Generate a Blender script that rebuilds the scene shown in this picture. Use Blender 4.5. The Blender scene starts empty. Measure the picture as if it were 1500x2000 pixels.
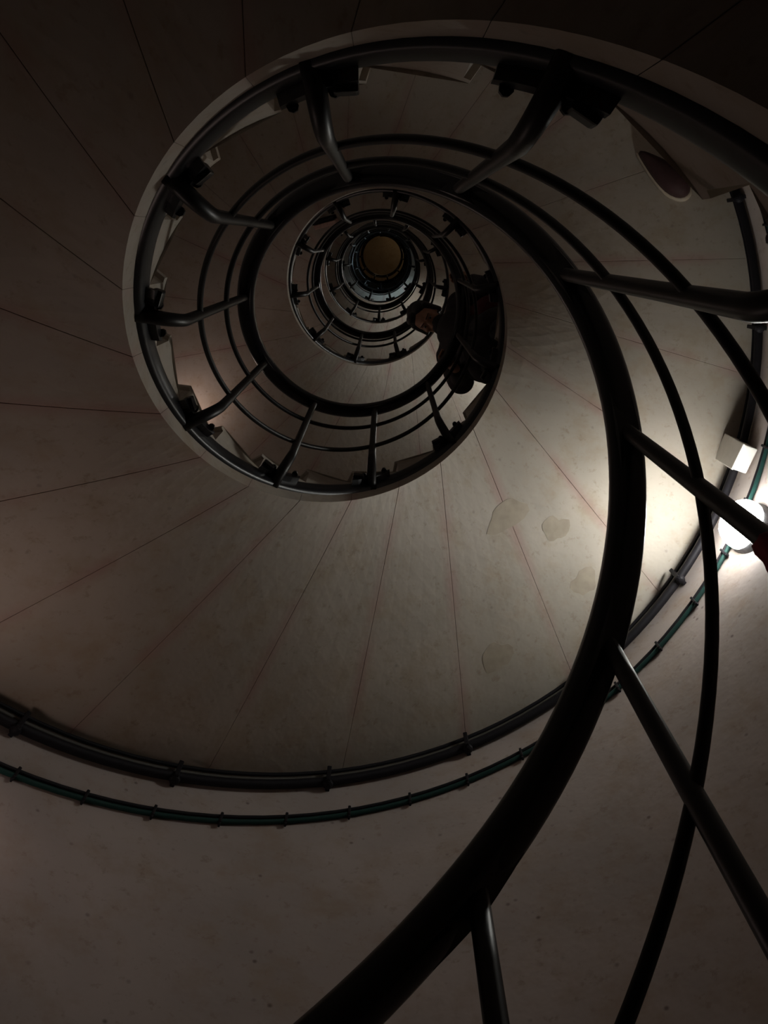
import bpy, bmesh, math, random
from mathutils import Vector, Matrix
from math import sin, cos, pi, asin

# ------------------------------------------------------------------ measures
S = 0.47                                   # metres per unit of handrail radius
PITCH = 7.73705 * S                        # rise of one full turn
K = PITCH / (2 * pi)                       # rise per radian
R_RAIL = 1.0 * S                           # handrail / balusters
R_STR = 1.20488 * S                        # inner end of the steps
R_WALL = 3.45 * S                          # face of the round wall
DT = 0.5972505 / 2                         # angle of one step
RISE = K * DT
TJ = 6.142                                 # angle of one riser at the well edge
J0, J1 = -42, 116                          # first and last step
Z0 = 8.60 * S                              # lifts everything so that the floor is z = 0
HS = -1.01068 * S + Z0                     # soffit edge height at t = 0
HR = 1.64003 * S + Z0                      # handrail height at t = 0
T_LO, T_HI = TJ + J0 * DT, TJ + (J1 + 1) * DT
Z_CEIL = HS + K * T_HI + 1.75

scene = bpy.context.scene
COL = scene.collection

# ------------------------------------------------------------------ camera
cam_d = bpy.data.cameras.new('camera')
cam = bpy.data.objects.new('camera', cam_d)
COL.objects.link(cam)
cam_d.sensor_fit = 'HORIZONTAL'
cam_d.sensor_width = 36.0
cam_d.lens = 1800.0 / 1500.0 * 36.0
cam_d.clip_start = 0.02
cam_d.clip_end = 200
TILT = 0.2845802
ct, st_ = cos(TILT), sin(TILT)
right = Vector((1, 0.00005, 0.00036)).normalized()
down = Vector((0.00005, ct, -st_)).normalized()
fwd = Vector((-0.00036, st_, ct)).normalized()
m = Matrix.Identity(4)
for i in range(3):
    m[i][0], m[i][1], m[i][2] = right[i], -down[i], -fwd[i]
m.translation = Vector((0.0759711 * S, -0.6347677 * S, Z0))
cam.matrix_world = m
scene.camera = cam

# ------------------------------------------------------------------ world, exposure
w = bpy.data.worlds.new('world')
scene.world = w
w.use_nodes = True
w.node_tree.nodes['Background'].inputs[0].default_value = (0.02, 0.02, 0.025, 1)
w.node_tree.nodes['Background'].inputs[1].default_value = 0.05
scene.view_settings.view_transform = 'Standard'
scene.view_settings.look = 'None'
scene.view_settings.gamma = 1.0
scene.view_settings.use_curve_mapping = False
scene.view_settings.exposure = 0.0
LAMP = 56.0                                # strength of the wall lamps' glass
scene.cycles.max_bounces = 6
scene.cycles.use_light_tree = False
scene.cycles.diffuse_bounces = 4
scene.cycles.glossy_bounces = 2
scene.cycles.caustics_reflective = False
scene.cycles.caustics_refractive = False


# ------------------------------------------------------------------ materials
def new_mat(name):
    mt = bpy.data.materials.new(name)
    mt.use_nodes = True
    nt = mt.node_tree
    return mt, nt, nt.nodes['Principled BSDF']


def simple(name, col, rough=0.6, metal=0.0, emit=None, bump=0.0, spec=0.5, var=0.12, scale=40):
    mt, nt, b = new_mat(name)
    b.inputs['Roughness'].default_value = rough
    b.inputs['Metallic'].default_value = metal
    b.inputs['Specular IOR Level'].default_value = spec
    g = nt.nodes.new('ShaderNodeNewGeometry')
    n = nt.nodes.new('ShaderNodeTexNoise')
    n.inputs['Scale'].default_value = scale
    n.inputs['Detail'].default_value = 2
    nt.links.new(g.outputs['Position'], n.inputs['Vector'])
    r = nt.nodes.new('ShaderNodeValToRGB')
    r.color_ramp.elements[0].position = 0.3
    r.color_ramp.elements[1].position = 0.7
    r.color_ramp.elements[0].color = tuple(c * (1 - var) for c in col) + (1,)
    r.color_ramp.elements[1].color = tuple(min(1, c * (1 + var)) for c in col) + (1,)
    nt.links.new(n.outputs['Fac'], r.inputs['Fac'])
    nt.links.new(r.outputs['Color'], b.inputs['Base Color'])
    if emit:
        b.inputs['Emission Color'].default_value = emit[0] + (1,)
        b.inputs['Emission Strength'].default_value = emit[1]
    if bump:
        bp = nt.nodes.new('ShaderNodeBump')
        bp.inputs['Strength'].default_value = bump
        bp.inputs['Distance'].default_value = 0.004
        nt.links.new(n.outputs['Fac'], bp.inputs['Height'])
        nt.links.new(bp.outputs['Normal'], b.inputs['Normal'])
    return mt


def plaster(name, col, joints=False):
    mt, nt, b = new_mat(name)
    N, L = nt.nodes, nt.links
    b.inputs['Roughness'].default_value = 0.62
    b.inputs['Specular IOR Level'].default_value = 0.3
    g = N.new('ShaderNodeNewGeometry')

    def noise(scale, detail=6, rough=0.6):
        n = N.new('ShaderNodeTexNoise')
        n.inputs['Scale'].default_value = scale
        n.inputs['Detail'].default_value = detail
        n.inputs['Roughness'].default_value = rough
        L.new(g.outputs['Position'], n.inputs['Vector'])
        return n.outputs['Fac']

    def ramp(src, p0, p1, c0=(0, 0, 0, 1), c1=(1, 1, 1, 1)):
        r = N.new('ShaderNodeValToRGB')
        r.color_ramp.elements[0].position = p0
        r.color_ramp.elements[1].position = p1
        r.color_ramp.elements[0].color = c0
        r.color_ramp.elements[1].color = c1
        L.new(src, r.inputs['Fac'])
        return r.outputs['Color']

    def mix(fac, a, bcol):
        x = N.new('ShaderNodeMix')
        x.data_type = 'RGBA'
        if isinstance(fac, float):
            x.inputs['Factor'].default_value = fac
        else:
            L.new(fac, x.inputs['Factor'])
        for s, v in (('A', a), ('B', bcol)):
            sock = [i for i in x.inputs if i.name == s and i.type == 'RGBA'][0]
            if isinstance(v, tuple):
                sock.default_value = v
            else:
                L.new(v, sock)
        return [o for o in x.outputs if o.type == 'RGBA'][0]

    def mul(a, bb):
        x = N.new('ShaderNodeMath')
        x.operation = 'MULTIPLY'
        for i, v in enumerate((a, bb)):
            if isinstance(v, float):
                x.inputs[i].default_value = v
            else:
                L.new(v, x.inputs[i])
        return x.outputs[0]

    c = tuple(col)
    base = ramp(noise(2.2, 2), 0.3, 0.7, tuple(v * 0.84 for v in c) + (1,), tuple(v * 1.06 for v in c) + (1,))
    blotch = mul(ramp(noise(7.0, 4, 0.7), 0.48, 0.70), 0.52)
    col1 = mix(blotch, base, (c[0] * 0.78, c[1] * 0.66, c[2] * 0.50, 1))
    streak = mul(ramp(noise(26.0, 3, 0.7), 0.58, 0.72), 0.5)
    col2 = mix(streak, col1, (c[0] * 0.62, c[1] * 0.52, c[2] * 0.40, 1))
    v = N.new('ShaderNodeTexVoronoi')
    v.inputs['Scale'].default_value = 17.0
    L.new(g.outputs['Position'], v.inputs['Vector'])
    speck = mul(mul(ramp(v.outputs['Distance'], 0.05, 0.15, (1, 1, 1, 1), (0, 0, 0, 1)), ramp(noise(5.0, 2), 0.46, 0.62)), 0.7 if not joints else 0.3)
    col3 = mix(speck, col2, (c[0] * 0.22, c[1] * 0.17, c[2] * 0.16, 1))
    if joints:
        at = N.new('ShaderNodeAttribute')
        at.attribute_name = 'joint'
        f = mul(ramp(at.outputs['Fac'], 0.35, 1.0), ramp(noise(3.4, 2), 0.38, 0.60))
        col3 = mix(mul(f, 0.6), col3, (c[0] * 0.86, c[1] * 0.58, c[2] * 0.60, 1))
    L.new(col3, b.inputs['Base Color'])
    bp = N.new('ShaderNodeBump')
    bp.inputs['Strength'].default_value = 0.35
    bp.inputs['Distance'].default_value = 0.006
    L.new(noise(18.0, 2, 0.6), bp.inputs['Height'])
    L.new(bp.outputs['Normal'], b.inputs['Normal'])
    return mt


M = {}
M['wall'] = plaster('wall_plaster', (0.47, 0.41, 0.385))
M['step'] = plaster('step_stone', (0.465, 0.418, 0.358), True)
M['ceiling'] = plaster('ceiling_plaster', (0.45, 0.36, 0.24))
M['floor'] = plaster('floor_stone', (0.35, 0.33, 0.30))
M['patch'] = simple('repair_plaster', (0.37, 0.318, 0.25), 0.8, var=0.1, scale=25)
M['black'] = simple('black_paint', (0.003, 0.0026, 0.004), 0.3, var=0.3, spec=0.25)
M['steel'] = simple('black_steel', (0.010, 0.011, 0.014), 0.34, 0.1, spec=0.32, var=0.35, scale=30)
M['bar'] = simple('dark_bar_paint', (0.006, 0.0052, 0.0055), 0.42, spec=0.28, var=0.35, scale=30)
M['conduit'] = simple('black_conduit', (0.010, 0.009, 0.012), 0.6, spec=0.2)
M['greycable'] = simple('grey_cable', (0.085, 0.08, 0.068), 0.6)
M['green'] = simple('green_cable', (0.012, 0.045, 0.040), 0.55, spec=0.2)
M['white'] = simple('white_plastic', (0.72, 0.70, 0.66), 0.5, var=0.04)
M['darkmetal'] = simple('dark_metal', (0.06, 0.06, 0.065), 0.5, 0.5)
M['glass_lamp'] = simple('lit_glass', (0.9, 0.9, 0.9), 0.4, emit=((0.97, 0.97, 0.91), LAMP))
M['glass_dim'] = simple('dim_lit_glass', (0.9, 0.85, 0.8), 0.4, emit=((1.0, 0.76, 0.68), LAMP * 0.12))
M['glass_ceiling_fill'] = simple('ceiling_fill_glow', (0.9, 0.85, 0.8), 0.4, emit=((1.0, 0.78, 0.5), LAMP * 0.3))  # warm glow of the added lamp that brightens the ceiling
M['glass_cool'] = simple('lit_glass_cool', (0.9, 0.9, 0.9), 0.4, emit=((0.62, 0.86, 1.0), LAMP * 1.3))
M['red'] = simple('red_cloth', (0.20, 0.008, 0.018), 0.85, bump=0.4, var=0.25, scale=60)
M['hood'] = simple('dark_red_wool', (0.075, 0.005, 0.012), 0.9, var=0.2)
M['fit_red'] = simple('dark_red_enamel', (0.050, 0.026, 0.026), 0.6, spec=0.15)
M['fit_rim'] = simple('pale_rim', (0.42, 0.35, 0.27), 0.5)
M['pink'] = simple('pinkish_paint', (0.62, 0.42, 0.36), 0.6)
M['skin'] = simple('skin', (0.46, 0.25, 0.17), 0.55, var=0.08)
M['hair'] = simple('dark_hair', (0.016, 0.011, 0.010), 0.6, var=0.4, scale=120)
M['jacket'] = simple('dark_jacket', (0.020, 0.016, 0.018), 0.85, bump=0.3, var=0.3)
M['trouser'] = simple('dark_trousers', (0.018, 0.018, 0.024), 0.9, var=0.3)
M['lip'] = simple('lips', (0.38, 0.13, 0.12), 0.5)
M['eye'] = simple('eye_white', (0.34, 0.31, 0.28), 0.3, var=0.02)
M['iris'] = simple('dark_iris', (0.02, 0.013, 0.01), 0.3)


# ------------------------------------------------------------------ helpers
def pol(r, t, z):
    """point at radius r, stair angle t, height z (t grows the way the stair climbs)"""
    return Vector((r * sin(t), r * cos(t), z))


def link(o, parent=None):
    COL.objects.link(o)
    if parent is not None:
        o.parent = parent
    return o


def mesh_obj(name, verts, faces, mat, parent=None, smooth=True):
    me = bpy.data.meshes.new(name)
    me.from_pydata([tuple(v) for v in verts], [], faces)
    me.materials.append(mat)
    if smooth:
        for p in me.polygons:
            p.use_smooth = True
    me.update()
    bm = bmesh.new()
    bm.from_mesh(me)
    bmesh.ops.recalc_face_normals(bm, faces=bm.faces)
    bm.to_mesh(me)
    bm.free()
    return link(bpy.data.objects.new(name, me), parent)


def bm_obj(name, bm, mat, parent=None, smooth=True):
    me = bpy.data.meshes.new(name)
    bmesh.ops.recalc_face_normals(bm, faces=bm.faces)
    bm.to_mesh(me)
    bm.free()
    me.materials.append(mat)
    if smooth:
        for p in me.polygons:
            p.use_smooth = True
    return link(bpy.data.objects.new(name, me), parent)


def empty(name, loc=(0, 0, 0)):
    o = bpy.data.objects.new(name, None)
    o.location = loc
    o.empty_display_size = 0.1
    return link(o)


def tag(o, label, cat, group=None):
    o['label'] = label
    o['category'] = cat
    if group:
        o['group'] = group
    return o


def structure(o, label):
    o['kind'] = 'structure'
    o['label'] = label
    return o


def sweep(frames, closed_ends=True):
    """frames: list of rings (lists of Vectors) of equal length -> verts, faces"""
    n = len(frames[0])
    verts, faces = [], []
    for fr in frames:
        verts += fr
    for i in range(len(frames) - 1):
        a, b = i * n, (i + 1) * n
        for k in range(n):
            k2 = (k + 1) % n
            faces.append((a + k, a + k2, b + k2, b + k))
    if closed_ends:
        faces.append(tuple(reversed(range(n))))
        faces.append(tuple(range((len(frames) - 1) * n, len(frames) * n)))
    return verts, faces


def helix_profile(t0, t1, h, profile, dt):
    """profile: list of (radius, height) swept along the stair helix of height offset h"""
    n = max(2, int((t1 - t0) / dt) + 1)
    fr = []
    for i in range(n):
        t = t0 + (t1 - t0) * i / (n - 1)
        fr.append([pol(r, t, h + K * t + z) for r, z in profile])
    return sweep(fr)


def helix_tube(t0, t1, r, h, rad, dt, seg=10, flat=1.0):
    """round tube along a helix, ring set square to the run; flat scales its height"""
    n = max(2, int((t1 - t0) / dt) + 1)
    fr = []
    for i in range(n):
        t = t0 + (t1 - t0) * i / (n - 1)
        out = Vector((sin(t), cos(t), 0))
        tan = Vector((cos(t) * r, -sin(t) * r, K)).normalized()
        up = tan.cross(out)
        if up.z < 0:
            up = -up
        c = pol(r, t, h + K * t)
        fr.append([c + out * rad * cos(a) + up * rad * flat * sin(a)
                   for a in (2 * pi * k / seg for k in range(seg))])
    return sweep(fr)


def tube_path(pts, rad, seg=10):
    fr = []
    for i, p in enumerate(pts):
        a = pts[max(0, i - 1)]
        b = pts[min(len(pts) - 1, i + 1)]
        d = (b - a).normalized()
        u = d.cross(Vector((0.3, 0.9, 0.2)))
        if u.length < 0.05:
            u = d.cross(Vector((1, 0, 0)))
        u.normalize()
        v = d.cross(u)
        rr = rad[i] if isinstance(rad, (list, tuple)) else rad
        fr.append([p + u * rr * cos(x) + v * rr * sin(x) for x in (2 * pi * k / seg for k in range(seg))])
    return sweep(fr)


def box_mesh(bm, cx, cy, cz, sx, sy, sz, mat4=None, bevel=0.0):
    mt = Matrix.Translation((cx, cy, cz)) @ Matrix.Diagonal((sx, sy, sz, 1))
    if mat4 is not None:
        mt = mat4 @ mt
    r = bmesh.ops.create_cube(bm, size=1.0, matrix=mt)
    if bevel:
        ed = list({e for v in r['verts'] for e in v.link_edges})
        bmesh.ops.bevel(bm, geom=ed, offset=bevel, segments=2, affect='EDGES', profile=0.6)


def frame_at(r, t, z):
    """local frame on the wall or rail: x = climbing direction (level), y = away from the well axis, z = up"""
    mt = Matrix.Identity(4)
    cols = (Vector((cos(t), -sin(t), 0)), Vector((sin(t), cos(t), 0)), Vector((0, 0, 1)))
    # x cross y must be +z : (cos,-sin,0)x(sin,cos,0) = (0,0,1)
    for i in range(3):
        for j in range(3):
            mt[i][j] = cols[j][i]
    mt.translation = pol(r, t, z)
    return mt


# ------------------------------------------------------------------ round wall, floor, ceiling
def ring_wall():
    n = 160
    ro = R_WALL + 0.3
    rows = 40
    verts, faces = [], []
    for j in range(rows + 1):
        z = Z_CEIL * j / rows
        for k in range(n):
            verts.append(pol(R_WALL, 2 * pi * k / n, z))
    for k in range(n):
        verts.append(pol(ro, 2 * pi * k / n, Z_CEIL))
    for k in range(n):
        verts.append(pol(ro, 2 * pi * k / n, 0))
    rws = rows + 3
    for j in range(rws):
        for k in range(n):
            k2 = (k + 1) % n
            a, b = j * n, ((j + 1) % rws) * n
            faces.append((a + k, a + k2, b + k2, b + k))
    return verts, faces


structure(mesh_obj('wall_round', *ring_wall(), M['wall']), 'round plastered wall enclosing the spiral staircase')


def slab(z0, z1, r):
    n = 96
    verts = [pol(r, 2 * pi * k / n, z0) for k in range(n)] + [pol(r, 2 * pi * k / n, z1) for k in range(n)]
    faces = [tuple(range(n)), tuple(range(2 * n - 1, n - 1, -1))]
    for k in range(n):
        k2 = (k + 1) % n
        faces.append((k, k2, n + k2, n + k))
    return verts, faces


structure(mesh_obj('floor', *slab(-0.3, 0.0, R_WALL + 0.3), M['floor'], smooth=False), 'stone floor at the foot of the stairwell')
structure(mesh_obj('ceiling', *slab(Z_CEIL, Z_CEIL + 0.3, R_WALL + 0.3), M['ceiling'], smooth=False),
          'dim brown ceiling closing the top of the stairwell')

# ------------------------------------------------------------------ staircase
stair = empty('spiral_staircase')
tag(stair, 'pale stone spiral staircase winding up around the open well', 'staircase')
E_OFF = 0.42 * S


def skew(r):
    """risers and joints lie tangent to a small circle, not through the axis"""
    return asin(E_OFF / r) - asin(E_OFF / R_STR)


def step_mesh():
    """one winder with helical underside, built about joint angle 0 (joint of index 0 sits at TJ)"""
    NR, NT = 14, 8
    gap = 0.0005
    verts, faces, joint = [], [], []
    rs = [R_STR + (R_WALL + 0.004 - R_STR) * i / NR for i in range(NR + 1)]

    def under(r, t):
        return HS + K * t - 0.05 * (r - R_STR) / (R_WALL - R_STR)
    z_top = HS + K * TJ + 0.885 * S
    ch = 0.0012
    idx = {}

    def add(key, v, jn):
        idx[key] = len(verts)
        verts.append(v)
        joint.append(jn)
    for i, r in enumerate(rs):
        ta, tb = TJ + skew(r) + gap / r, TJ + DT + skew(r) - gap / r
        ua = ch / r
        ts = [ta, ta + ua] + [ta + (tb - ta) * x for x in (0.04, 0.10, 0.22, 0.4, 0.6, 0.78, 0.90, 0.96)] + [tb - ua, tb]
        for q, t in enumerate(ts):
            edge = q in (0, len(ts) - 1)
            fr = (t - ta) / (tb - ta)
            d = min(fr, 1 - fr) * (tb - ta) * r
            add(('b', i, q), pol(r, t, under(r, t) + (ch if edge else 0)), max(0.0, 1 - d / 0.060))
        for q, t in ((0, ta - 0.012 / r), (1, tb)):
            add(('t', i, q), pol(r, t, z_top), 0.0)
        # nosing returns to the riser 3 cm below the tread
        add(('n', i, 0), pol(r, ta - 0.012 / r, z_top - 0.03), 0.0)
        add(('n', i, 1), pol(r, ta, z_top - 0.035), 0.0)
    nq = 12
    for i in range(NR):
        for q in range(nq - 1):
            faces.append((idx['b', i, q], idx['b', i + 1, q], idx['b', i + 1, q + 1], idx['b', i, q + 1]))
        a, b = i, i + 1
        faces.append((idx['t', a, 0], idx['t', a, 1], idx['t', b, 1], idx['t', b, 0]))
        faces.append((idx['t', a, 0], idx['t', b, 0], idx['n', b, 0], idx['n', a, 0]))
        faces.append((idx['n', a, 0], idx['n', b, 0], idx['n', b, 1], idx['n', a, 1]))
        faces.append((idx['n', a, 1], idx['n', b, 1], idx['b', b, 0], idx['b', a, 0]))
        faces.append((idx['t', a, 1], idx['b', a, nq - 1], idx['b', b, nq - 1], idx['t', b, 1]))
    # both ends follow the curve of the well and of the wall
    for i in (0, NR):
        r = rs[i]
        for q in range(nq):
            b = verts[idx['b', i, q]]
            c = Vector((b.x, b.y, 0)).normalized() * r
            add(('e', i, q), Vector((c.x, c.y, z_top)), 0.0)
        for q in range(nq - 1):
            faces.append((idx['b', i, q], idx['b', i, q + 1], idx['e', i, q + 1], idx['e', i, q]))
        faces.append((idx['n', i, 1], idx['b', i, 0], idx['e', i, 0]))
        faces.append((idx['t', i, 0], idx['n', i, 0], idx['n', i, 1], idx['e', i, 0]))
        faces.append((idx['t', i, 1], idx['b', i, nq - 1], idx['e', i, nq - 1]))
    me = bpy.data.meshes.new('step')
    me.from_pydata([tuple(v) for v in verts], [], faces)
    at = me.attributes.new('joint', 'FLOAT', 'POINT')
    for i, v in enumerate(joint):
        at.data[i].value = v
    me.materials.append(M['step'])
    bm = bmesh.new()
    bm.from_mesh(me)
    bmesh.ops.recalc_face_normals(bm, faces=bm.faces)
    bm.to_mesh(me)
    bm.free()
    return me


STEP = step_mesh()
for j in range(J0, J1 + 1):
    o = bpy.data.objects.new('step', STEP)
    o.location = (0, 0, j * RISE)
    o.rotation_euler = (0, 0, -j * DT)
    link(o, stair)

# repaired patches on the underside (angle, radius, half sizes along / across, seed)
for k, (t, r, a, b, seed) in enumerate(((6.898, 1.93, 0.078, 0.060, 1), (7.015, 2.32, 0.052, 0.050, 2),
                                        (6.975, 2.84, 0.050, 0.055, 3), (6.644, 2.89, 0.058, 0.060, 4),
                                        (7.66, 1.29, 0.012, 0.018, 5))):
    rnd = random.Random(seed)
    r *= S
    zc = lambda rr, tt: HS + K * tt - 0.05 * (rr - R_STR) / (R_WALL - R_STR)
    n = 18
    ph = [rnd.uniform(0, 6.28) for _ in range(3)]
    top, bot = [], []
    for i in range(n):
        an = 2 * pi * i / n
        f = 1 + 0.16 * sin(2 * an + ph[0]) + 0.12 * sin(3 * an + ph[1]) + 0.09 * sin(5 * an + ph[2]) + rnd.uniform(-0.05, 0.05)
        rr, tt = r + b * f * sin(an), t + a * f * cos(an) / r
        bot.append(pol(rr, tt, zc(rr, tt) - 0.0012))
        top.append(pol(rr, tt, zc(rr, tt) + 0.004))
    c0 = pol(r, t, zc(r, t) - 0.0012)
    verts = bot + top + [c0]
    faces = [(i, (i + 1) % n, 2 * n) for i in range(n)] + [(i, n + i, n + (i + 1) % n, (i + 1) % n) for i in range(n)]
    mesh_obj('plaster_patch', verts, faces, M['patch'], stair, smooth=False)

# ------------------------------------------------------------------ railing
rail = empty('spiral_railing')
tag(rail, 'black iron railing with round balusters spiralling up around the well', 'railing')
TA, TB = T_LO + 0.35, T_HI - 0.1

prof = []
for k in range(16):
    a = 2 * pi * k / 16
    ca, sa = cos(a), sin(a)
    prof.append((math.copysign(abs(ca) ** 0.8, ca) * 0.0310, math.copysign(abs(sa) ** 0.8, sa) * 0.0265))
n = int((TB - TA) / 0.05)
fr = []
for i in range(n + 1):
    t = TA + (TB - TA) * i / n
    out = Vector((sin(t), cos(t), 0))
    tan = Vector((cos(t) * R_RAIL, -sin(t) * R_RAIL, K)).normalized()
    up = out.cross(tan)
    if up.z < 0:
        up = -up
    c = pol(R_RAIL, t, HR + K * t)
    fr.append([c + out * x + up * y for x, y in prof])
hr = mesh_obj('handrail', *sweep(fr), M['black'], rail)
hr['label'] = 'thick smooth black handrail'
for d in (0.90, 1.80):
    mesh_obj('mid_rail', *helix_tube(TA, TB, R_RAIL, HR - d * S, 0.0085, 0.05, 10), M['bar'], rail)

# steel string band: half-round bar along the stone ends
prof = []
for k in range(9):
    a = -pi / 2 + pi * k / 8
    prof.append((R_STR + 0.002 - 0.019 * abs(cos(a)) ** 0.5, (0.31 * S) + 0.055 * sin(a)))
prof.append((R_STR + 0.004, 0.31 * S + 0.055))
prof.append((R_STR + 0.004, 0.31 * S - 0.055))
band = mesh_obj('string_band', *helix_profile(T_LO, T_HI, HS, prof, 0.05), M['steel'], rail)
band['label'] = 'dark half-round steel band along the step ends'


# balusters: straight bar, swept out to the band at the foot
def bal_mesh():
    H = HR
    pts = [Vector((R_RAIL, 0, H + 0.0))]
    for q in range(1, 8):
        pts.append(Vector((R_RAIL, 0, H - 2.16 * S * q / 7)))
    ra = 0.19 * S
    for q in range(1, 8):
        a = (pi / 2) * q / 7 * 0.86
        pts.append(Vector((R_RAIL + ra * (1 - cos(a)), 0, H - 2.16 * S - ra * 1.25 * sin(a))))
    pts.append(pts[-1] + Vector((0.03, 0, -0.010)))
    rad = [0.0135] * 6 + [0.0142, 0.015] + [0.0155 + 0.0004 * q for q in range(1, 8)] + [0.021]
    pts = [pol(p.x, 0, p.z) for p in pts]
    fr = []
    for i, p in enumerate(pts):
        d = (pts[min(i + 1, len(pts) - 1)] - pts[max(i - 1, 0)]).normalized()
        u = Vector((1, 0, 0))
        v = d.cross(u)
        fr.append([p + (u * cos(x) + v * sin(x)) * rad[i] for x in (2 * pi * k / 12 for k in range(12))])
    return sweep(fr)


def data_of(o):
    me = o.data
    bpy.data.objects.remove(o)
    return me


BAL = data_of(mesh_obj('baluster', *bal_mesh(), M['bar']))

# foot bracket: bar clamped along the band with rounded ears that follow its slope



def bracket_mesh():
    bm = bmesh.new()
    zc = HS + 0.33 * S
    h0 = [(-0.070, 0.0), (0.070, 0.0)]
    segs = 6
    fr = []
    for i in range(segs + 1):
        s = -0.072 + 0.144 * i / segs
        t = s / R_STR
        rr = R_STR - 0.017
        hh = 0.017 if 0 < i < segs else 0.011
        fr.append([pol(rr, t, zc + K * t - hh), pol(rr - 0.020, t, zc + K * t - hh),
                   pol(rr - 0.022, t, zc + K * t + hh), pol(rr + 0.006, t, zc + K * t + hh)])
    v, f = sweep(fr)
    te = -0.050 / R_STR
    box_mesh(bm, 0, 0, 0, 0.040, 0.026, 0.042, frame_at(R_STR - 0.036, te, zc + K * te + 0.018), 0.005)
    vs = [bm.verts.new(x) for x in v]
    for q in f:
        bm.faces.new([vs[i] for i in q])
    return bm


BRK = data_of(bm_obj('foot_bracket', bracket_mesh(), M['black'], smooth=False))


def bolt_mesh(s):
    bm = bmesh.new()
    t = s / R_STR
    c = pol(R_STR - 0.040, t, HS + 0.33 * S + K * t + 0.024)
    for (rad, dz, h) in ((0.0105, -0.002, 0.016), (0.0065, 0.008, 0.014)):
        bmesh.ops.create_cone(bm, cap_ends=True, segments=8 if rad > 0.01 else 10, radius1=rad, radius2=rad * 0.92, depth=h,
                              matrix=Matrix.Translation(c + Vector((0, 0, dz))))
    return bm


BOLT = [data_of(bm_obj('bolt', bolt_mesh(s), M['black'], smooth=False)) for s in (-0.030, 0.050)]


def saddle_mesh():
    fr = []
    for i in range(7):
        s = -0.062 + 0.124 * i / 6
        t = s / R_RAIL
        e = 0.012 * (1 - abs(s) / 0.075)
        zz = HR + K * t
        out = 0.019
        fr.append([pol(R_RAIL - out, t, zz - 0.034 - e), pol(R_RAIL + out, t, zz - 0.034 - e),
                   pol(R_RAIL + out + 0.008, t, zz - 0.012), pol(R_RAIL - out - 0.008, t, zz - 0.012)])
    return sweep(fr)


SAD = data_of(mesh_obj('rail_saddle', *saddle_mesh(), M['black'], smooth=False))

T0, DB = -0.309498, 0.5972505
kb = math.ceil((TA + 0.15 - T0) / DB)
while T0 + kb * DB < TB - 0.15:
    t = T0 + kb * DB + {1: 0.030, 2: 0.038, 3: 0.035, 4: 0.015}.get(kb, 0.0)
    b = bpy.data.objects.new('baluster', BAL)
    b.location = (0, 0, K * t)
    b.rotation_euler = (0, 0, -t)
    link(b, rail)
    for nm, me in (('foot_bracket', BRK), ('bolt', BOLT[0]), ('bolt', BOLT[1]), ('rail_saddle', SAD)):
        if t > 20 and nm == 'bolt':
            continue
        link(bpy.data.objects.new(nm, me), b)
    kb += 1

# ------------------------------------------------------------------ cables along the wall
CA, CB = -0.6, 26.0
HC1 = -1.327 * S + Z0
HC2 = -1.747 * S + Z0
cond = mesh_obj('black_conduit', *helix_tube(CA, CB, R_WALL - 0.024, HC1, 0.017, 0.05, 10), M['conduit'])
tag(cond, 'thick black conduit clamped to the wall just under the stair underside', 'conduit')


def clamp_mesh():
    bm = bmesh.new()
    f = frame_at(R_WALL, 0, HC1)
    box_mesh(bm, 0, -0.010, 0.030, 0.016, 0.020, 0.120, f, 0.003)
    box_mesh(bm, 0, -0.044, 0.020, 0.016, 0.010, 0.090, f, 0.003)
    bmesh.ops.create_uvsphere(bm, u_segments=10, v_segments=6, radius=0.020,
                              matrix=f @ Matrix.Translation((0, -0.026, -0.022)) @ Matrix.Diagonal((1, 1, 0.75, 1)))
    box_mesh(bm, 0, -0.027, -0.022, 0.016, 0.040, 0.010, f, 0.002)
    return bm


CL = data_of(bm_obj('clamp', clamp_mesh(), M['conduit'], smooth=False))
t = 5.517 - 0.330 * 18
while t < CB - 0.1:
    if t > CA + 0.05:
        c = bpy.data.objects.new('clamp', CL)
        c.location = (0, 0, K * t)
        c.rotation_euler = (0, 0, -t)
        link(c, cond)
    t += 0.330
for k, (dz, rr, mt, lab) in enumerate(((0.045, 0.0085, 'greycable', 'thin grey cable lying right above the thick black conduit'),
                                       (0.078, 0.0075, 'conduit', 'thin dark cable tucked into the corner of wall and stair underside'))):
    tag(mesh_obj('thin_cable', *helix_tube(CA, CB, R_WALL - 0.014, HC1 + dz, rr, 0.05, 8), M[mt]), lab, 'cable')
g = mesh_obj('green_cable', *helix_tube(CA, CB, R_WALL - 0.011, HC2 - 0.006, 0.0085, 0.05, 8), M['green'])
tag(g, 'dark green cable clipped to the wall below the black conduit', 'cable')
tag(mesh_obj('thin_cable', *helix_tube(CA, CB, R_WALL - 0.010, HC2 + 0.020, 0.007, 0.05, 8), M['conduit']),
    'thin dark cable running right above the green cable', 'cable')


def clip_mesh():
    bm = bmesh.new()
    f = frame_at(R_WALL, 0, HC2)
    box_mesh(bm, 0, -0.011, 0.006, 0.010, 0.022, 0.050, f, 0.003)
    box_mesh(bm, 0, -0.012, -0.024, 0.007, 0.014, 0.014, f, 0.002)
    return bm


CP = data_of(bm_obj('clip', clip_mesh(), M['conduit'], smooth=False))
t = 5.567 - 0.1325 * 46
while t < 20:
    if t > CA + 0.05:
        c = bpy.data.objects.new('clip', CP)
        c.location = (0, 0, K * t)
        c.rotation_euler = (0, 0, -t)
        link(c, g)
    t += 0.1325


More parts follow.
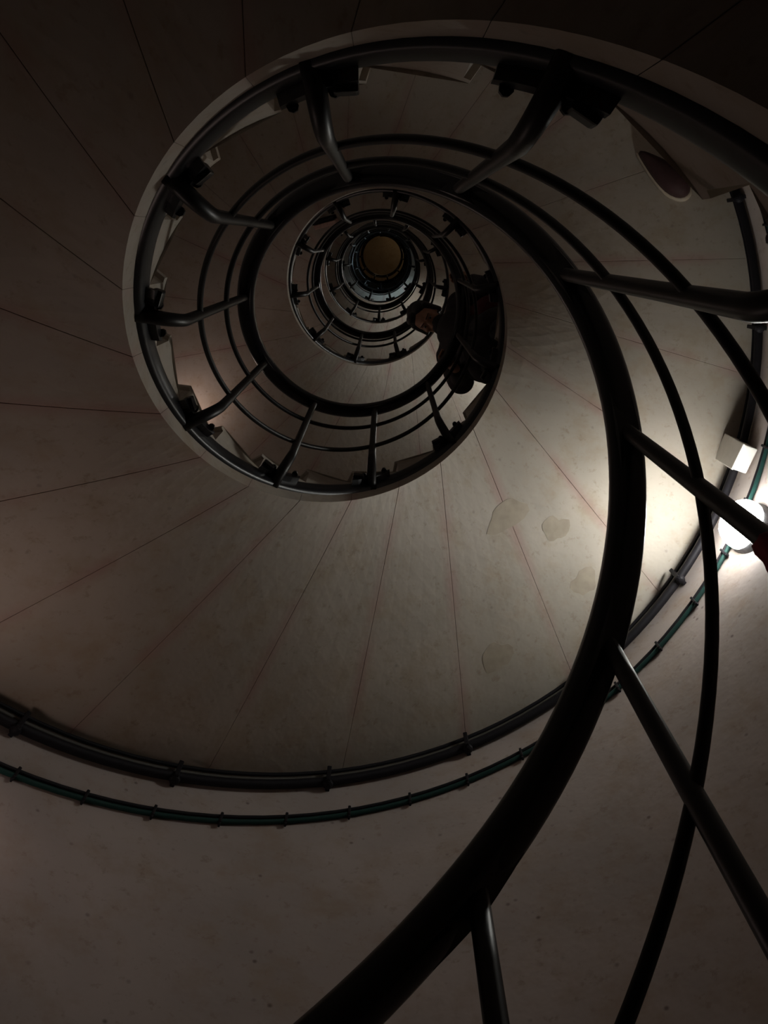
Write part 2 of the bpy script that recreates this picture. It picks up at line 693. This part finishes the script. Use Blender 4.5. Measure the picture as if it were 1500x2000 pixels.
# ------------------------------------------------------------------ wall lamps
def lamp(t, z, label, glass, name='bulkhead_lamp'):
    root = empty(name, pol(R_WALL, t, z))
    tag(root, label, 'lamp', 'oval bulkhead lamps on the stair wall')
    f = Matrix.Translation(-root.location) @ frame_at(R_WALL, t, z)
    bm = bmesh.new()
    bmesh.ops.create_cone(bm, cap_ends=True, segments=32, radius1=1, radius2=0.92, depth=1,
                          matrix=f @ Matrix.Translation((0, -0.018, 0)) @ Matrix.Diagonal((0.104, 1, 0.137, 1)) @ Matrix.Diagonal((1, 0.036, 1, 1)) @ Matrix.Rotation(pi / 2, 4, 'X'))
    bm_obj('base', bm, M['darkmetal'], root, smooth=False)
    # domed glass: half of a squared ellipsoid
    verts, faces = [], []
    NU, NV = 20, 5
    for j in range(NV):
        a = (pi / 2) * j / NV
        for k in range(NU):
            x = 2 * pi * k / NU
            cx, cz = cos(x), sin(x)
            cx = math.copysign(abs(cx) ** 0.85, cx)
            cz = math.copysign(abs(cz) ** 0.85, cz)
            verts.append(f @ Vector((0.096 * cos(a) * cx, -0.036 - 0.072 * sin(a), 0.128 * cos(a) * cz)))
    verts.append(f @ Vector((0, -0.108, 0)))
    for j in range(NV - 1):
        for k in range(NU):
            k2 = (k + 1) % NU
            faces.append((j * NU + k, j * NU + k2, (j + 1) * NU + k2, (j + 1) * NU + k))
    for k in range(NU):
        faces.append(((NV - 1) * NU + k, (NV - 1) * NU + (k + 1) % NU, NV * NU))
    mesh_obj('glass_dome', verts, faces, glass, root)
    bm = bmesh.new()
    box_mesh(bm, 0, -0.022, -0.165, 0.075, 0.044, 0.058, f, 0.010)
    bm_obj('cable_gland', bm, M['conduit'], root, smooth=False)
    return root


ZL = lambda t: HS + K * t - 0.58 * S
lamp(7.372, 7.15 * S + Z0, 'glowing white oval wall lamp behind the baluster at the right edge', M['glass_lamp'])
lamp(5.43, 4.40 * S + Z0, 'dim oval wall lamp just beyond the left edge below the green cable', M['glass_dim'])
for nturn, where in ((1, 'second'), (2, 'third'), (3, 'fourth')):
    t = 7.387 + 2 * pi * nturn
    lamp(t, ZL(t), 'lit oval wall lamp of the %s turn above, lower right in the well' % where, M['glass_lamp'])
    if nturn < 3:
        t = 5.33 + 2 * pi * nturn
        lamp(t, ZL(t), 'dim oval wall lamp of the %s turn above, left side of the well' % where, M['glass_dim'])
t = 7.25 + 2 * pi * 4
lamp(t, ZL(t), 'cool white oval wall lamp near the top of the well', M['glass_cool'])

t = T_HI - 1.2  # unseen extra lamp, added only to light the ceiling disc
lamp(t, Z_CEIL - 0.35, 'added warm oval fill lamp, unseen, lighting the ceiling at the very top', M['glass_ceiling_fill'])

# ------------------------------------------------------------------ junction box
tb, zb = 7.506, 7.92 * S + Z0
jb = empty('junction_box', pol(R_WALL, tb, zb))
tag(jb, 'white junction box on the wall above the glowing lamp', 'box')
f = Matrix.Translation(-jb.location) @ frame_at(R_WALL, tb, zb)
bm = bmesh.new()
box_mesh(bm, 0, -0.037, 0, 0.108, 0.058, 0.205, f, 0.006)
bm_obj('body', bm, M['white'], jb, smooth=False)
bm = bmesh.new()
box_mesh(bm, 0, -0.070, 0, 0.113, 0.010, 0.212, f, 0.004)
bm_obj('cover', bm, M['white'], jb, smooth=False)
# ------------------------------------------------------------------ dark red oval fitting under the second turn
tf, rf = 8.285, 2.93 * S
fit = empty('oval_fitting', pol(rf, tf, HS + K * tf - 0.045))
tag(fit, 'unlit dark red oblong fitting with pale rim under the stairs at upper right', 'fitting')


def soffit_frame(r, t, yaw=0.0):
    u = Vector((cos(t), -sin(t), K / r)).normalized()
    v = Vector((sin(t), cos(t), 0))
    nrm = u.cross(v)
    mt = Matrix.Identity(4)
    for i in range(3):
        mt[i][0], mt[i][1], mt[i][2] = u[i], v[i], nrm[i]
    mt.translation = pol(r, t, HS + K * t - 0.05 * (r - R_STR) / (R_WALL - R_STR))
    return mt @ Matrix.Rotation(yaw, 4, 'Z')


f = Matrix.Translation(-fit.location) @ soffit_frame(rf, tf, -0.38)


def drop_outline(scale, n=28):
    pts = []
    for k in range(n):
        a = 2 * pi * k / n
        x = -cos(a) * 0.155
        wdt = 0.078 * (0.62 + 0.38 * (-x / 0.155))
        pts.append((x * scale, sin(a) * wdt * scale))
    return pts


fr = []
for z, s in ((-0.0, 1.0), (-0.020, 1.0), (-0.024, 0.94)):
    fr.append([f @ Vector((x, y, z)) for x, y in drop_outline(s)])
mesh_obj('rim', *sweep(fr), M['fit_rim'], fit)
fr = []
for z, s in ((-0.02, 0.93), (-0.05, 0.90), (-0.072, 0.78), (-0.084, 0.5), (-0.087, 0.15)):
    fr.append([f @ Vector((x, y, z)) for x, y in drop_outline(s)])
mesh_obj('cover', *sweep(fr), M['fit_red'], fit)

# narrow pale trunking in the third turn, upper left of the well
tn, rn = 16.50, 1.50 * S
tr = empty('cable_trunking', pol(rn, tn, HS + K * tn))
tag(tr, 'short pinkish trunking with dark side under the upper turn, left of the well', 'trunking')
f = Matrix.Translation(-tr.location) @ soffit_frame(rn, tn, 0.45)
bm = bmesh.new()
box_mesh(bm, 0, -0.018, -0.030, 0.27, 0.040, 0.060, f, 0.005)
bm_obj('cover', bm, M['pink'], tr, smooth=False)
bm = bmesh.new()
box_mesh(bm, 0.01, 0.022, -0.026, 0.27, 0.036, 0.052, f, 0.005)
bm_obj('channel', bm, M['conduit'], tr, smooth=False)

# ------------------------------------------------------------------ red cloth on the near baluster
tc = T0 + 3 * DB + 0.035
zc0 = HR + K * tc - 1.50 * S
fr = []
rnd = random.Random(4)
NS = 20
for i in range(11):
    u = i / 10
    base = 0.0145 + 0.012 * sin(pi * u) ** 0.6 + 0.0015 * sin(9 * u)
    fr.append([pol(R_RAIL, tc, zc0 - 0.035 + 0.070 * u) + Vector((cos(a), sin(a), 0.25 * sin(a + 1.2) * 0.02)) *
               (base + 0.0028 * sin(3 * a + 5 * u) + 0.0018 * sin(7 * a - 8 * u)) for a in (2 * pi * k / NS for k in range(NS))])
cloth = mesh_obj('red_cloth', *sweep(fr), M['red'])
tag(cloth, 'red cloth wrapped round the baluster in front of the glowing lamp', 'cloth')
kn = []
c0 = pol(R_RAIL, tc, zc0) + Vector((0.026, -0.004, 0.0))
for q in range(7):
    kn.append(c0 + Vector((0.012 * sin(q * 0.9), 0.010 * cos(q * 0.7), 0.012 - 0.013 * q)))
mesh_obj('knot_tail', *tube_path(kn, [0.010, 0.014, 0.011, 0.009, 0.010, 0.011, 0.006], 10), M['red'], cloth)


# ------------------------------------------------------------------ person leaning over the handrail
def U(x, y, z):
    return Vector((x * S, y * S, z * S + Z0))


def capsule(bm, a, b, ra, rb, seg=14):
    """tapered limb with rounded ends"""
    d = b - a
    L = d.length
    q = Vector((0, 0, 1)).rotation_difference(d.normalized()).to_matrix().to_4x4()
    rings = []
    for k in range(1, 5):
        an = (pi / 2) * k / 5
        rings.append((-ra * cos(an), ra * sin(an)))
    for k in range(0, 5):
        rings.append((L * k / 4, ra + (rb - ra) * k / 4))
    for k in range(4, 0, -1):
        an = (pi / 2) * k / 5
        rings.append((L + rb * cos(an), rb * sin(an)))
    mt = Matrix.Translation(a) @ q
    vs = []
    for z, r in rings:
        vs.append([bm.verts.new(mt @ Vector((r * cos(x), r * sin(x), z))) for x in (2 * pi * k / seg for k in range(seg))])
    for i in range(len(vs) - 1):
        for k in range(seg):
            k2 = (k + 1) % seg
            bm.faces.new((vs[i][k], vs[i][k2], vs[i + 1][k2], vs[i + 1][k]))
    p0 = bm.verts.new(mt @ Vector((0, 0, -ra)))
    p1 = bm.verts.new(mt @ Vector((0, 0, L + rb)))
    for k in range(seg):
        k2 = (k + 1) % seg
        bm.faces.new((p0, vs[0][k2], vs[0][k]))
        bm.faces.new((p1, vs[-1][k], vs[-1][k2]))


def blob(bm, mt, sx, sy, sz, u=20, v=12):
    bmesh.ops.create_uvsphere(bm, u_segments=u, v_segments=v, radius=1.0, matrix=mt @ Matrix.Diagonal((sx, sy, sz, 1)))


def fused(name, bm, mat, voxel, parent=None):
    """fuses overlapping volumes into one continuous skin"""
    bmesh.ops.recalc_face_normals(bm, faces=bm.faces)
    me = bpy.data.meshes.new(name + '_raw')
    bm.to_mesh(me)
    bm.free()
    tmp = bpy.data.objects.new(name + '_raw', me)
    COL.objects.link(tmp)
    r = tmp.modifiers.new('r', 'REMESH')
    r.mode = 'VOXEL'
    r.voxel_size = voxel
    r.use_smooth_shade = True
    sm = tmp.modifiers.new('s', 'SMOOTH')
    sm.factor = 0.5
    sm.iterations = 3
    dg = bpy.context.evaluated_depsgraph_get()
    out = bpy.data.meshes.new_from_object(tmp.evaluated_get(dg))
    bpy.data.objects.remove(tmp)
    bpy.data.meshes.remove(me)
    out.name = name
    out.materials.clear()
    out.materials.append(mat)
    for p in out.polygons:
        p.use_smooth = True
    return link(bpy.data.objects.new(name, out), parent)


o_dir = Vector((0.92, 0.39, 0)).normalized()         # away from the well
l_dir = Vector((0.39, -0.92, 0)).normalized()        # along the climb
HEAD = U(0.625, 0.300, 12.0)
NECK = U(0.88, 0.39, 11.82)
CHEST = U(1.02, 0.41, 11.48)
WAIST = U(1.17, 0.46, 11.12)
PELV = U(1.31, 0.49, 10.78)
SH = [U(1.01, 0.10, 11.66), U(0.90, 0.73, 11.62)]
EL = [U(1.26, -0.14, 11.10), U(0.99, 0.95, 10.98)]
HIP = [U(1.36, 0.38, 10.72), U(1.29, 0.61, 10.68)]
KN = [U(1.36, 0.28, 10.02), U(1.27, 0.64, 9.80)]
AN = [U(1.535, 0.21, 9.276 + 0.17), U(1.406, 0.65, 8.909 + 0.17)]

# grip on the handrail: angle of each hand along the rail
HT = [8.13, 7.22]


def rail_frame(t):
    out = Vector((sin(t), cos(t), 0))
    tan = Vector((cos(t) * R_RAIL, -sin(t) * R_RAIL, K)).normalized()
    up = tan.cross(out)
    if up.z < 0:
        up = -up
    return pol(R_RAIL, t, HR + K * t), tan, out, up


def rail_pt(t, along, ang, rad):
    c, tan, out, up = rail_frame(t)
    return c + tan * along + out * (rad * 1.12) * cos(ang) + up * rad * sin(ang)


body = bmesh.new()
jack = bmesh.new()
trou = bmesh.new()
shoe = bmesh.new()
# trunk
for bm, e in ((body, 0.0), (jack, 0.016)):
    capsule(bm, PELV, WAIST, 0.135 + e, 0.120 + e, 20)
    capsule(bm, WAIST, CHEST, 0.118 + e, 0.128 + e, 20)
    capsule(bm, CHEST, NECK + o_dir * 0.03, 0.120 + e, 0.070 + e, 20)
    capsule(bm, SH[0], SH[1], 0.062 + e, 0.062 + e, 16)
    for i in (0, 1):
        capsule(bm, CHEST, SH[i], 0.10 + e, 0.062 + e, 16)
capsule(body, NECK, HEAD + o_dir * 0.055, 0.058, 0.050, 14)
capsule(jack, NECK + o_dir * 0.01, NECK - o_dir * 0.035, 0.074, 0.066, 16)
for i in (0, 1):
    wr = rail_pt(HT[i], 0.0, 0.9, 0.075) + o_dir * 0.03
    capsule(body, SH[i], EL[i], 0.050, 0.040)
    capsule(body, EL[i], wr, 0.040, 0.027)
    capsule(jack, SH[i], EL[i], 0.066, 0.056)
    capsule(jack, EL[i], EL[i] + (wr - EL[i]) * 0.88, 0.056, 0.042)
    # palm on the outer top of the rail, four fingers over it, thumb underneath
    for k in range(4):
        al = (k - 1.5) * 0.0205
        a0 = rail_pt(HT[i], al * 0.8, 0.75, 0.056)
        a1 = rail_pt(HT[i], al, 1.35, 0.043)
        capsule(body, wr, a0, 0.020, 0.013, 10)
        capsule(body, a0, a1, 0.013, 0.0105, 10)
        ln = (0.85, 1.0, 0.97, 0.72)[k]
        prev, pa = a1, 1.35
        for sgm, rr in ((0.62, 0.0095), (0.55, 0.0088), (0.45, 0.0080)):
            pa += sgm * ln
            nx = rail_pt(HT[i], al, pa, 0.039)
            capsule(body, prev, nx, rr + 0.0007, rr, 10)
            prev = nx
    th0 = rail_pt(HT[i], -0.030, 0.62, 0.060)
    th1 = rail_pt(HT[i], -0.050, 0.15, 0.046)
    th2 = rail_pt(HT[i], -0.052, -0.45, 0.042)
    capsule(body, wr, th0, 0.020, 0.014, 10)
    capsule(body, th0, th1, 0.0135, 0.0110, 10)
    capsule(body, th1, th2, 0.0110, 0.0090, 10)
    for bm, e in ((body, 0.0), (trou, 0.014)):
        capsule(bm, PELV, HIP[i], 0.125 + e, 0.095 + e, 18)
        capsule(bm, HIP[i], KN[i], 0.088 + e, 0.056 + e, 16)
        capsule(bm, KN[i], AN[i] + Vector((0, 0, 0.02 if e else 0)), 0.056 + e, 0.038 + e, 14)
    toe = AN[i] - o_dir * 0.125 + Vector((0, 0, -0.045))
    heel = AN[i] + o_dir * 0.045 + Vector((0, 0, -0.040))
    capsule(body, AN[i], toe, 0.034, 0.026, 12)
    capsule(shoe, heel, AN[i] - o_dir * 0.02 + Vector((0, 0, -0.035)), 0.037, 0.042, 14)
    capsule(shoe, AN[i] - o_dir * 0.02 + Vector((0, 0, -0.035)), toe, 0.042, 0.034, 14)

for i in (0, 1):
    capsule(jack, PELV, HIP[i] + (KN[i] - HIP[i]) * 0.55 - o_dir * 0.02, 0.165, 0.125, 18)
    capsule(jack, WAIST, PELV + l_dir * (0.09 if i == 0 else -0.09), 0.125, 0.130, 18)
capsule(jack, SH[1], EL[1], 0.085, 0.076)
capsule(jack, PELV + o_dir * 0.07 - l_dir * 0.03, WAIST + o_dir * 0.08, 0.15, 0.12, 18)
# head: crown towards the well axis, face turned down
h_up = (-o_dir * 1.0 + Vector((0, 0, -0.12)) + l_dir * 0.05).normalized()
h_fw = (Vector((0, 0, -1)) + l_dir * -0.18)
h_fw = (h_fw - h_up * h_fw.dot(h_up)).normalized()
h_rt = h_fw.cross(h_up).normalized()
HM = Matrix.Identity(4)
for i in range(3):
    HM[i][0], HM[i][1], HM[i][2] = h_rt[i], h_fw[i], h_up[i]
HM.translation = HEAD


def hp(x, y, z):
    return HM @ Vector((x, y, z))


T = Matrix.Translation
blob(body, HM @ T((0, -0.008, 0.022)), 0.074, 0.094, 0.090)
blob(body, HM @ T((0, 0.014, -0.038)), 0.058, 0.070, 0.072)
blob(body, HM @ T((0, 0.052, -0.092)), 0.026, 0.024, 0.020)
capsule(body, hp(0, 0.080, 0.010), hp(0, 0.104, -0.030), 0.0085, 0.0130, 10)
blob(body, HM @ T((0.012, 0.092, -0.034)), 0.009, 0.010, 0.008, 10, 8)
blob(body, HM @ T((-0.012, 0.092, -0.034)), 0.009, 0.010, 0.008, 10, 8)
for sx in (-1, 1):
    capsule(body, hp(sx * 0.014, 0.086, 0.022), hp(sx * 0.050, 0.070, 0.020), 0.0085, 0.0075, 8)
    blob(body, HM @ T((sx * 0.044, 0.058, -0.022)), 0.020, 0.020, 0.018, 10, 8)
    blob(body, HM @ T((sx * 0.074, -0.008, -0.010)), 0.010, 0.019, 0.031, 10, 8)
person = fused('person', body, M['skin'], 0.0062)
tag(person, 'person in dark clothes with a red collar leaning over the handrail looking down', 'person')
fused('jacket', jack, M['jacket'], 0.009, person)
fused('trousers', trou, M['trouser'], 0.009, person)
fused('shoes', shoe, M['trouser'], 0.008, person)
hb = bmesh.new()
blob(hb, HM @ T((0, -0.026, 0.036)), 0.084, 0.096, 0.094)
blob(hb, HM @ T((0, -0.050, -0.012)), 0.078, 0.066, 0.078)
blob(hb, HM @ T((0.030, 0.030, 0.090)), 0.046, 0.040, 0.030)
blob(hb, HM @ T((-0.032, 0.026, 0.088)), 0.046, 0.040, 0.030)
for sx in (-1, 1):
    capsule(hb, hp(sx * 0.070, 0.012, 0.050), hp(sx * 0.080, -0.018, -0.040), 0.022, 0.018, 10)
fused('hair', hb, M['hair'], 0.006, person)
for sx in (-1, 1):
    bm = bmesh.new()
    blob(bm, HM @ T((sx * 0.031, 0.074, 0.004)), 0.0125, 0.0095, 0.0072, 12, 8)
    e = bm_obj('eye', bm, M['eye'], person)
    bm = bmesh.new()
    blob(bm, HM @ T((sx * 0.031, 0.0815, 0.003)), 0.0056, 0.0030, 0.0056, 10, 6)
    bm_obj('iris', bm, M['iris'], e)
    bm = bmesh.new()
    capsule(bm, hp(sx * 0.014, 0.0925, 0.024), hp(sx * 0.048, 0.0765, 0.026), 0.0030, 0.0020, 8)
    bm_obj('eyebrow', bm, M['hair'], person)
bm = bmesh.new()
capsule(bm, hp(-0.020, 0.079, -0.064), hp(0.0, 0.0865, -0.061), 0.0045, 0.0068, 8)
capsule(bm, hp(0.020, 0.079, -0.064), hp(0.0, 0.0865, -0.061), 0.0045, 0.0068, 8)
capsule(bm, hp(-0.015, 0.079, -0.071), hp(0.015, 0.079, -0.071), 0.0060, 0.0060, 8)
fused('mouth', bm, M['lip'], 0.003, person)
rb = bmesh.new()
capsule(rb, NECK + l_dir * 0.05 + o_dir * 0.03, NECK + l_dir * 0.09 + o_dir * 0.16 + Vector((0, 0, -0.05)), 0.060, 0.075, 16)
capsule(rb, U(1.22, 0.24, 11.30), U(1.29, 0.11, 10.85), 0.085, 0.080, 16)
rd = fused('red_hood', rb, M['hood'], 0.008, person)
rd['label'] = 'dark red hood hanging down the back'
